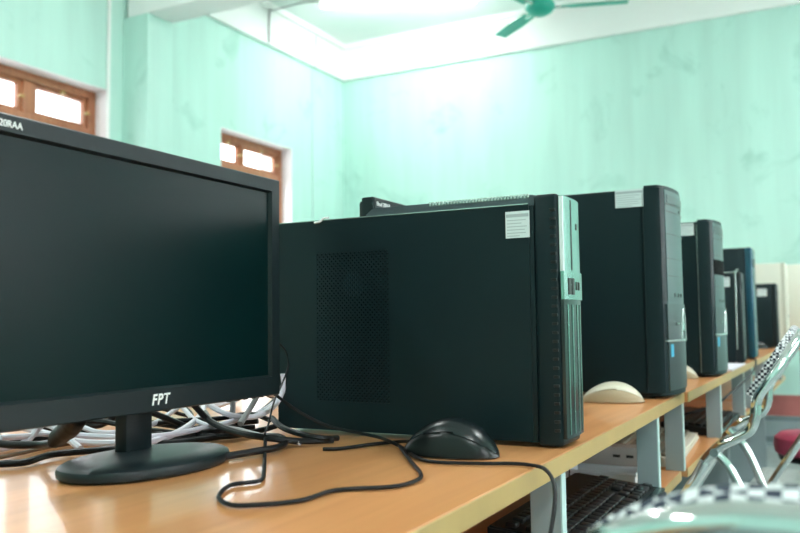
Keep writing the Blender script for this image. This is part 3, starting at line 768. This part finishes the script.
# ------------------------------------------------------------------ cables around the near monitor
CAB = {
    'a_mouse1': [ (0.901,0.670,0.814), (0.908,0.665,0.807), (0.926,0.640,0.784), (0.943,0.610,0.766), (0.943,0.575,0.760), (0.931,0.527,0.757), (0.899,0.488,0.757), (0.883,0.462,0.753), (0.830,0.418,0.753), (0.807,0.388,0.753), (0.811,0.355,0.753), (0.821,0.325,0.753), (0.830,0.303,0.753), (0.829,0.283,0.753) ],
    'b_loop': [ (0.868,0.457,0.757), (0.804,0.410,0.752), (0.740,0.366,0.752), (0.706,0.355,0.752), (0.672,0.362,0.752), (0.637,0.401,0.752), (0.587,0.406,0.752), (0.556,0.434,0.752), (0.552,0.454,0.752), (0.574,0.482,0.752), (0.618,0.504,0.752), (0.645,0.492,0.752), (0.685,0.517,0.752), (0.773,0.582,0.752), (0.814,0.612,0.765) ],
    'c_short': [ (0.835,0.543,0.753), (0.846,0.526,0.753), (0.894,0.506,0.753), (0.914,0.486,0.754), (0.887,0.454,0.760) ],
    'd1': [ (0.836,0.760,0.810), (0.845,0.750,0.795), (0.858,0.736,0.775), (0.831,0.677,0.768), (0.819,0.621,0.765), (0.850,0.587,0.758), (0.886,0.561,0.756) ],
    'd2': [ (0.917,0.678,0.775), (0.875,0.632,0.770), (0.860,0.593,0.765), (0.871,0.568,0.760), (0.897,0.561,0.757) ],
    'e': [ (0.720,0.600,0.757), (0.762,0.592,0.757), (0.797,0.585,0.757), (0.835,0.598,0.757), (0.876,0.635,0.757), (0.875,0.663,0.757) ],
    'f': [ (0.583,0.802,0.756), (0.592,0.797,0.756), (0.612,0.782,0.756), (0.656,0.799,0.756), (0.684,0.789,0.756), (0.719,0.765,0.756), (0.761,0.747,0.756), (0.806,0.728,0.756), (0.861,0.713,0.756), (0.898,0.701,0.756) ],
    'g': [ (0.644,0.887,0.765), (0.653,0.881,0.763), (0.665,0.850,0.762), (0.675,0.823,0.768) ],
    'h': [ (0.619,0.847,0.754), (0.662,0.853,0.754), (0.708,0.863,0.754), (0.756,0.846,0.756), (0.817,0.820,0.756) ],
    'w1': [ (0.763,0.984,0.765), (0.750,0.915,0.762), (0.731,0.856,0.760), (0.725,0.804,0.760), (0.741,0.768,0.760), (0.759,0.745,0.760), (0.823,0.756,0.765), (0.923,0.812,0.770), (1.011,0.879,0.775) ],
    'w2': [ (0.819,0.976,0.770), (0.794,0.917,0.770), (0.773,0.852,0.765), (0.785,0.823,0.765), (0.825,0.810,0.770), (0.902,0.849,0.775), (0.958,0.880,0.780) ],
    'w3': [ (0.901,0.780,0.795), (0.896,0.760,0.787), (0.897,0.739,0.780), (0.911,0.725,0.775), (0.923,0.712,0.775), (0.938,0.704,0.780), (0.933,0.685,0.791), (0.954,0.690,0.803), (0.961,0.690,0.816), (0.959,0.690,0.832) ],
    'w4': [ (0.895,0.919,0.770), (0.947,0.931,0.770), (1.004,0.940,0.775), (1.013,0.910,0.780) ],
    'w5': [ (0.869,0.754,0.785), (0.859,0.728,0.770), (0.855,0.684,0.766), (0.839,0.636,0.763), (0.850,0.609,0.758), (0.848,0.585,0.756) ],
    'w6': [ (0.927,0.860,0.792), (0.916,0.832,0.780), (0.892,0.792,0.770), (0.865,0.734,0.765) ],
    'w7': [ (0.659,0.889,0.770), (0.712,0.902,0.765), (0.740,0.882,0.765), (0.742,0.830,0.765), (0.749,0.789,0.765), (0.777,0.746,0.765), (0.839,0.745,0.765), (0.893,0.731,0.770), (0.985,0.746,0.775), (0.956,0.700,0.792) ],
    'thin_up': [ (0.865,0.651,0.752), (0.817,0.615,0.769), (0.837,0.625,0.777), (0.883,0.650,0.801), (0.924,0.668,0.818), (0.957,0.680,0.843), (0.959,0.685,0.863), (0.949,0.690,0.876) ],
    'k1': [ (0.828,0.987,0.760), (0.862,0.964,0.760), (0.884,0.927,0.765), (0.870,0.836,0.765), (0.880,0.772,0.760), (0.943,0.763,0.760), (1.011,0.767,0.770) ],
    'k2': [ (0.845,0.830,0.760), (0.837,0.769,0.760), (0.864,0.732,0.760), (0.965,0.772,0.760), (1.035,0.784,0.770), (1.089,0.800,0.780) ],
    'k3': [ (0.702,0.957,0.762), (0.712,0.902,0.760), (0.773,0.883,0.757), (0.772,0.792,0.757), (0.818,0.751,0.757), (0.906,0.742,0.757) ],
    'k4': [ (0.734,1.000,0.765), (0.777,0.976,0.765), (0.792,0.905,0.760), (0.809,0.852,0.758), (0.839,0.797,0.757), (0.923,0.783,0.760), (0.951,0.728,0.765) ],
    'k5': [ (0.705,0.950,0.757), (0.758,0.942,0.757), (0.807,0.902,0.757), (0.806,0.827,0.757), (0.822,0.764,0.757), (0.891,0.746,0.760), (0.927,0.715,0.760) ],
    'k6': [ (0.788,0.774,0.757), (0.837,0.752,0.757), (0.858,0.702,0.757), (0.923,0.700,0.757), (0.947,0.694,0.760) ],
    'k7': [ (0.737,1.005,0.775), (0.772,0.940,0.770), (0.798,0.884,0.775), (0.809,0.822,0.770), (0.873,0.811,0.770), (0.913,0.774,0.770), (0.946,0.738,0.775), (0.932,0.693,0.770) ],
    'g1': [ (0.880,0.703,0.770), (0.905,0.710,0.783), (0.921,0.710,0.798), (0.937,0.710,0.816) ],
    'g2': [ (0.912,0.743,0.770), (0.910,0.740,0.791), (0.908,0.740,0.815) ],
}
def cable(key, r, m, label, extra=None, lift=0.0):
    bm = B(); P = [(x, y, max(z, DZ + r + 0.0006) + lift) for x, y, z in CAB[key]]
    tube(bm, P, r, 8, n=6)
    o = obj('cable', bm, m); tag(o, label, 'cable', 'cables around the near monitor')
    return o
mc = cable('a_mouse1', 0.0021, M['cblack'], 'thin black cable sweeping down past the slim tower, along the mouse and to the desk edge')
# this cable goes on over the edge of the desk
me_pts = [(0.829, 0.283, 0.753), (0.815, 0.262, 0.752), (0.795, 0.247, 0.740), (0.765, 0.240, 0.715), (0.73, 0.242, 0.680), (0.70, 0.262, 0.655), (0.69, 0.29, 0.63)]
bpy.data.objects.remove(mc)
bm = B(); tube(bm, [(x, y, max(z, DZ + 0.0027)) for x, y, z in CAB['a_mouse1'][:-1]] + me_pts, 0.0021, 8, n=6)
tag(obj('cable', bm, M['cblack']), 'thin black cable sweeping past the mouse and dropping over the desk edge', 'cable', 'cables around the near monitor')
cable('b_loop', 0.0021, M['cblack'], 'thin black cable laid in a wide loop on the desk before the monitor')
cable('c_short', 0.0022, M['cblack'], 'short end of black cable pointing at the nose of the black mouse')
cable('d1', 0.0042, M['cblack'], 'thick black cable curving from under the logo to the foot of the slim tower')
cable('d2', 0.0038, M['cblack'], 'thick black cable ending along the bottom of the slim tower')
cable('e', 0.0042, M['cblack'], 'thick black cable looping out from behind the oval monitor foot')
cable('f', 0.0040, M['cblack'], 'long black cable lying flat behind the monitor foot, nearest of the heap')
cable('h', 0.0024, M['cbrown'], 'thin brown cable left of the monitor foot')
cable('w1', 0.0044, M['cwhite'], 'white cable bowing low behind the monitor neck')
cable('w2', 0.0036, M['cwhite'], 'white cable crossing in a curve left of the monitor neck')
cable('w3', 0.0040, M['cwhite'], 'white cable hanging in a sag between monitor and slim tower')
cable('w4', 0.0034, M['cwhite'], 'white cable high at the back just right of the neck')
cable('w5', 0.0034, M['cgrey'], 'grey cable slanting down under the monitor corner')
cable('w6', 0.0034, M['cwhite'], 'short white cable dropping steeply under the logo')
cable('w7', 0.0038, M['cwhite'], 'long white cable running across the heap from the left')
cable('thin_up', 0.0013, M['cblack'], 'hair-thin black cable rising past the lower right monitor corner')
cable('k1', 0.0040, M['cblack'], 'black cable winding through the back of the heap')
cable('k2', 0.0036, M['cblack'], 'black cable climbing to the right at the back of the heap')
cable('k3', 0.0042, M['cblack'], 'thick black cable at the bottom of the heap')
cable('k4', 0.0042, M['cblack'], 'black cable running flat along the middle of the heap')
cable('k5', 0.0034, M['cblack'], 'black cable lowest on the desk under the white ones')
cable('k6', 0.0040, M['cblack'], 'black cable on the desk between monitor foot and slim tower')
cable('k7', 0.0036, M['cblack'], 'black cable along the top of the heap')
cable('g1', 0.0040, M['cgrey'], 'grey cable rising just left of the slim tower')
cable('g2', 0.0040, M['cgrey'], 'grey cable standing upright under the monitor right half')
rnd = random.Random(11)
names = ['far left', 'left', 'left of middle', 'middle', 'right of middle', 'right', 'far right', 'very back', 'back left', 'back right']
for k in range(10):
    x = 0.62 + 0.065 * k; y = 1.02 + 0.05 * (k % 4)
    P = []; dx = rnd.uniform(-0.02, 0.05)
    for i in range(7):
        P.append((x + dx * i + rnd.uniform(-0.05, 0.05), y - 0.035 * i + rnd.uniform(-0.05, 0.05) * (1 if i else 0), DZ + 0.006 + rnd.uniform(0, 0.035)))
    P = [(min(a, 1.25), min(max(b, 0.80 if a < 0.93 else 0.86), 1.30), c) for a, b, c in P]
    bm = B(); r = rnd.choice([0.003, 0.0036, 0.0042]); tube(bm, P, r, 8, n=6)
    m, cn = [(M['cwhite'], 'white'), (M['cblack'], 'black'), (M['cgrey'], 'grey'), (M['cwhite'], 'white'), (M['cblack'], 'black')][k % 5]
    tag(obj('cable', bm, m), '%s cable tangled in the heap behind the monitor, %s' % (cn, names[k]), 'cable', 'cables heaped behind the monitor')
# display plug with its cable
t = thing('display_cable', 'black display cable with a fat plug, reaching up to the monitor from the left', 'cable', (0.64, 0.78, DZ))
def rel(P): return [(x - 0.64, y - 0.78, z - DZ) for x, y, z in P]
bm = B(); tube(bm, rel([(0.60, 0.93, 0.758), (0.644, 0.887, 0.765), (0.655, 0.86, 0.764), (0.660, 0.82, 0.766), (0.640, 0.775, 0.773)]), 0.0045, 10); obj('cord', bm, M['cblack'], t)
bm = B(); tube(bm, rel([(0.643, 0.780, 0.772), (0.640, 0.768, 0.777), (0.636, 0.757, 0.783), (0.626, 0.730, 0.794), (0.618, 0.712, 0.803), (0.612, 0.700, 0.812)]), [0.005, 0.008, 0.0105, 0.011, 0.0105, 0.009], 12); obj('plug', bm, M['cblack'], t)

# ------------------------------------------------------------------ chairs
def chair(loc, rz, label, top, checkm, w=0.36, R=0.11):
    k = top / 0.885
    t = thing('folding_chair', label, 'chair', loc, rz, 'chrome folding chairs with checked back pads')
    h = w / 2; r = 0.0098
    side = [(-0.005, 0.75), (0.0, 0.715), (0.010, 0.690), (0.035, 0.673), (0.064, 0.657), (0.092, 0.628), (0.113, 0.590), (0.28, 0.31), (0.40, 0.014)]
    ty, tz = -0.083, 0.872
    def lerp(u): return (-0.005 + (ty + 0.005) * u, 0.75 + (tz - 0.75) * u)
    # back-and-front-leg loop: up one side, over the top, down the other
    P = [(-h, y, z * k) for y, z in side[::-1]]
    arc = []
    for i in range(9):
        a = PI / 2 * i / 8
        u = 1 - (R * (1 - math.sin(a))) / 0.145
        y, z = lerp(u); arc.append((-h + R * (1 - math.cos(a)), y, z * k))
    P += arc
    P += [(-x, y, z) for x, y, z in arc[::-1]]
    P += [(h, y, z * k) for y, z in side]
    bm = B(); tube(bm, P, r, 16, n=6); obj('frame_tube', bm, M['chrome'], t)
    # rear legs joined by a foot bar
    for s in (-1, 1):
        bm = B(); tube(bm, [(s * (h - 0.024), 0.085, 0.648 * k), (s * (h - 0.024), 0.045, 0.60 * k), (s * (h - 0.024), -0.005, 0.47 * k), (s * (h - 0.024), -0.10, 0.24), (s * (h - 0.024), -0.20, 0.014)], 0.009, 12)
        obj('leg', bm, M['chrome'], t)
        bm = B(); tube(bm, [(s * (h - 0.026), 0.075, 0.645 * k), (s * (h + 0.013), 0.075, 0.645 * k)], 0.008, 12, smooth=False); obj('pivot', bm, M['steelgrey'], t)
        bm = B(); tube(bm, [(s * h, 0.392, 0.024), (s * h, 0.402, 0.0)], 0.013, 12, smooth=False); tube(bm, [(s * (h - 0.024), -0.195, 0.022), (s * (h - 0.024), -0.203, 0.0)], 0.012, 12, smooth=False)
        obj('rubber_foot', bm, M['blackpl'], t)
    bm = B(); tube(bm, [(-h + 0.03, -0.155, 0.12), (h - 0.03, -0.155, 0.12)], 0.007, 10, smooth=False); obj('stretcher', bm, M['chrome'], t)
    # seat
    bm = B(); box(bm, -h + 0.036, h - 0.036, -0.075, 0.258, 0.425, 0.450, 0.009, 3); obj('seat', bm, M['seat'], t)
    bm = B(); tube(bm, [(-h + 0.03, -0.07, 0.420), (-h + 0.03, 0.25, 0.420), (h - 0.03, 0.25, 0.420), (h - 0.03, -0.07, 0.420)], 0.008, 10, smooth=False); obj('seat_frame', bm, M['chrome'], t)
    # padded, check-covered backrest standing on the inner side of the tube, following the arch
    bm = B(); ring = []
    outl = []
    N = 10
    for i in range(N + 1):
        a = PI / 2 * i / N
        outl.append((-h + 0.004 + (R + .0) * (1 - math.cos(a)), 1.0 - R * (1 - math.sin(a)) / 0.145))
    outl = outl + [(-x, u) for x, u in outl[::-1]] + [(h - 0.004, -0.05), (-h + 0.004, -0.05)]
    nrm = Vector((0, 0.122, 0.078)).normalized()
    A, C2 = [], []
    for x, u in outl:
        y, z = lerp(u); p = Vector((x, y, z * k))
        A.append(bm.verts.new(p + nrm * 0.003 + Vector((0, 0, 0.004)))); C2.append(bm.verts.new(p + nrm * 0.020 + Vector((0, 0, 0.004))))
    n = len(outl); bm.faces.new(A); bm.faces.new(C2[::-1])
    for i in range(n): bm.faces.new((A[i], A[(i + 1) % n], C2[(i + 1) % n], C2[i]))
    bmesh.ops.bevel(bm, geom=[e for e in bm.edges if len(e.link_faces) == 2 and e.calc_face_angle(0) > 0.8], offset=0.006, segments=3, affect='EDGES')
    obj('back_pad', bm, checkm, t)
    return t
chair((1.885, 0.134, 0), 0.0, 'chrome folding chair with black and white checked back, tucked at the second desk', 0.885, M['check'], 0.36)
chair((0.487, -0.038, 0), -PI / 2, 'chrome folding chair back closest to the viewer, blurred at the bottom edge', 0.8240, M['checkbig'], 0.40, 0.142)
chair((2.60, -0.045, 0), math.radians(-3), 'chrome folding chair whose striped seat shows at the right edge, pulled out of the desk', 0.885, M['check'], 0.36)

# red stool
t = thing('stool', 'round stool with a red cushion and black stem, standing in the aisle', 'stool', (3.22, 0.055, 0))
bm = B(); lathe(bm, [(0, 0.425), (0.12, 0.425), (0.138, 0.435), (0.142, 0.46), (0.138, 0.485), (0.12, 0.50), (0.06, 0.505), (0, 0.506)], seg=40); obj('cushion', bm, M['red'], t)
bm = B(); lathe(bm, [(0, 0.408), (0.125, 0.408), (0.13, 0.425), (0, 0.425)], seg=32); obj('seat_plate', bm, M['blackpl'], t)
bm = B(); tube(bm, [(0, 0, 0.06), (0, 0, 0.41)], 0.022, 16, smooth=False); obj('stem', bm, M['blackpl'], t)
for k in range(5):
    a = 2 * PI * k / 5 + 0.3
    bm = B(); tube(bm, [(0, 0, 0.085), (0.14 * math.cos(a), 0.14 * math.sin(a), 0.05), (0.22 * math.cos(a), 0.22 * math.sin(a), 0.014)], 0.013, 10); obj('leg', bm, M['blackpl'], t)

t = thing('power_strip', 'black power strip with red switch lying on the floor past the chair', 'power strip', (4.35, 0.17, 0), math.radians(20))
bm = B(); box(bm, -0.03, 0.03, -0.14, 0.14, 0, 0.045, 0.006); obj('strip_body', bm, M['blackpl'], t)
bm = B(); box(bm, -0.032, -0.029, -0.11, -0.08, 0.015, 0.035); obj('switch', bm, M['redmark'], t)

# ------------------------------------------------------------------ daylight
w = bpy.data.worlds.new('World'); SC.world = w; w.use_nodes = True
bg = w.node_tree.nodes['Background']
bg.inputs['Color'].default_value = (0.93, 0.97, 1.0, 1); bg.inputs['Strength'].default_value = 2.4
def portal(x0, x1, z0, z1, y, s, e, col=(0.93, 0.98, 1.0)):
    la = bpy.data.lights.new('daylight', 'AREA'); la.shape = 'RECTANGLE'; la.size = x1 - x0; la.size_y = z1 - z0
    la.energy = e; la.color = col
    o = bpy.data.objects.new('daylight', la); COL.objects.link(o)
    o.location = ((x0 + x1) / 2, y, (z0 + z1) / 2); o.rotation_euler = (math.radians(90 * s), 0, 0)
for (a, b, c, d) in winR: portal(a, b, c, d, YR - TH - 0.10, 1, 60)
for (a, b, c, d) in winL: portal(a, b, c, d, YL + TH + 0.10, -1, 22)

# ------------------------------------------------------------------ camera
cam = bpy.data.cameras.new('camera'); co = bpy.data.objects.new('camera', cam); COL.objects.link(co)
cam.sensor_width = 36.0; cam.lens = 820.0 / 800.0 * 36.0
Rw = Matrix(((0.46372, -0.05446, -0.88431), (-0.88590, -0.04199, -0.46197), (-0.01197, 0.99763, -0.06772)))
# columns are the camera's right, up and back directions in the world
right = Vector((Rw[0][0], Rw[1][0], Rw[2][0])).normalized()
back = Vector((Rw[0][2], Rw[1][2], Rw[2][2])).normalized()
upv = back.cross(right).normalized(); right = upv.cross(back).normalized()
co.matrix_world = Matrix(((right.x, upv.x, back.x, 0), (right.y, upv.y, back.y, 0), (right.z, upv.z, back.z, 0.903), (0, 0, 0, 1)))
cam.dof.use_dof = True; cam.dof.focus_distance = 1.05; cam.dof.aperture_fstop = 6.5
cam.clip_start = 0.01
SC.camera = co
SC.view_settings.view_transform = 'Standard'; SC.view_settings.look = 'None'
SC.view_settings.exposure = -0.10; SC.view_settings.gamma = 1.0; SC.view_settings.use_curve_mapping = False
SC.cycles.use_denoising = True
SC.cycles.max_bounces = 8; SC.cycles.diffuse_bounces = 5
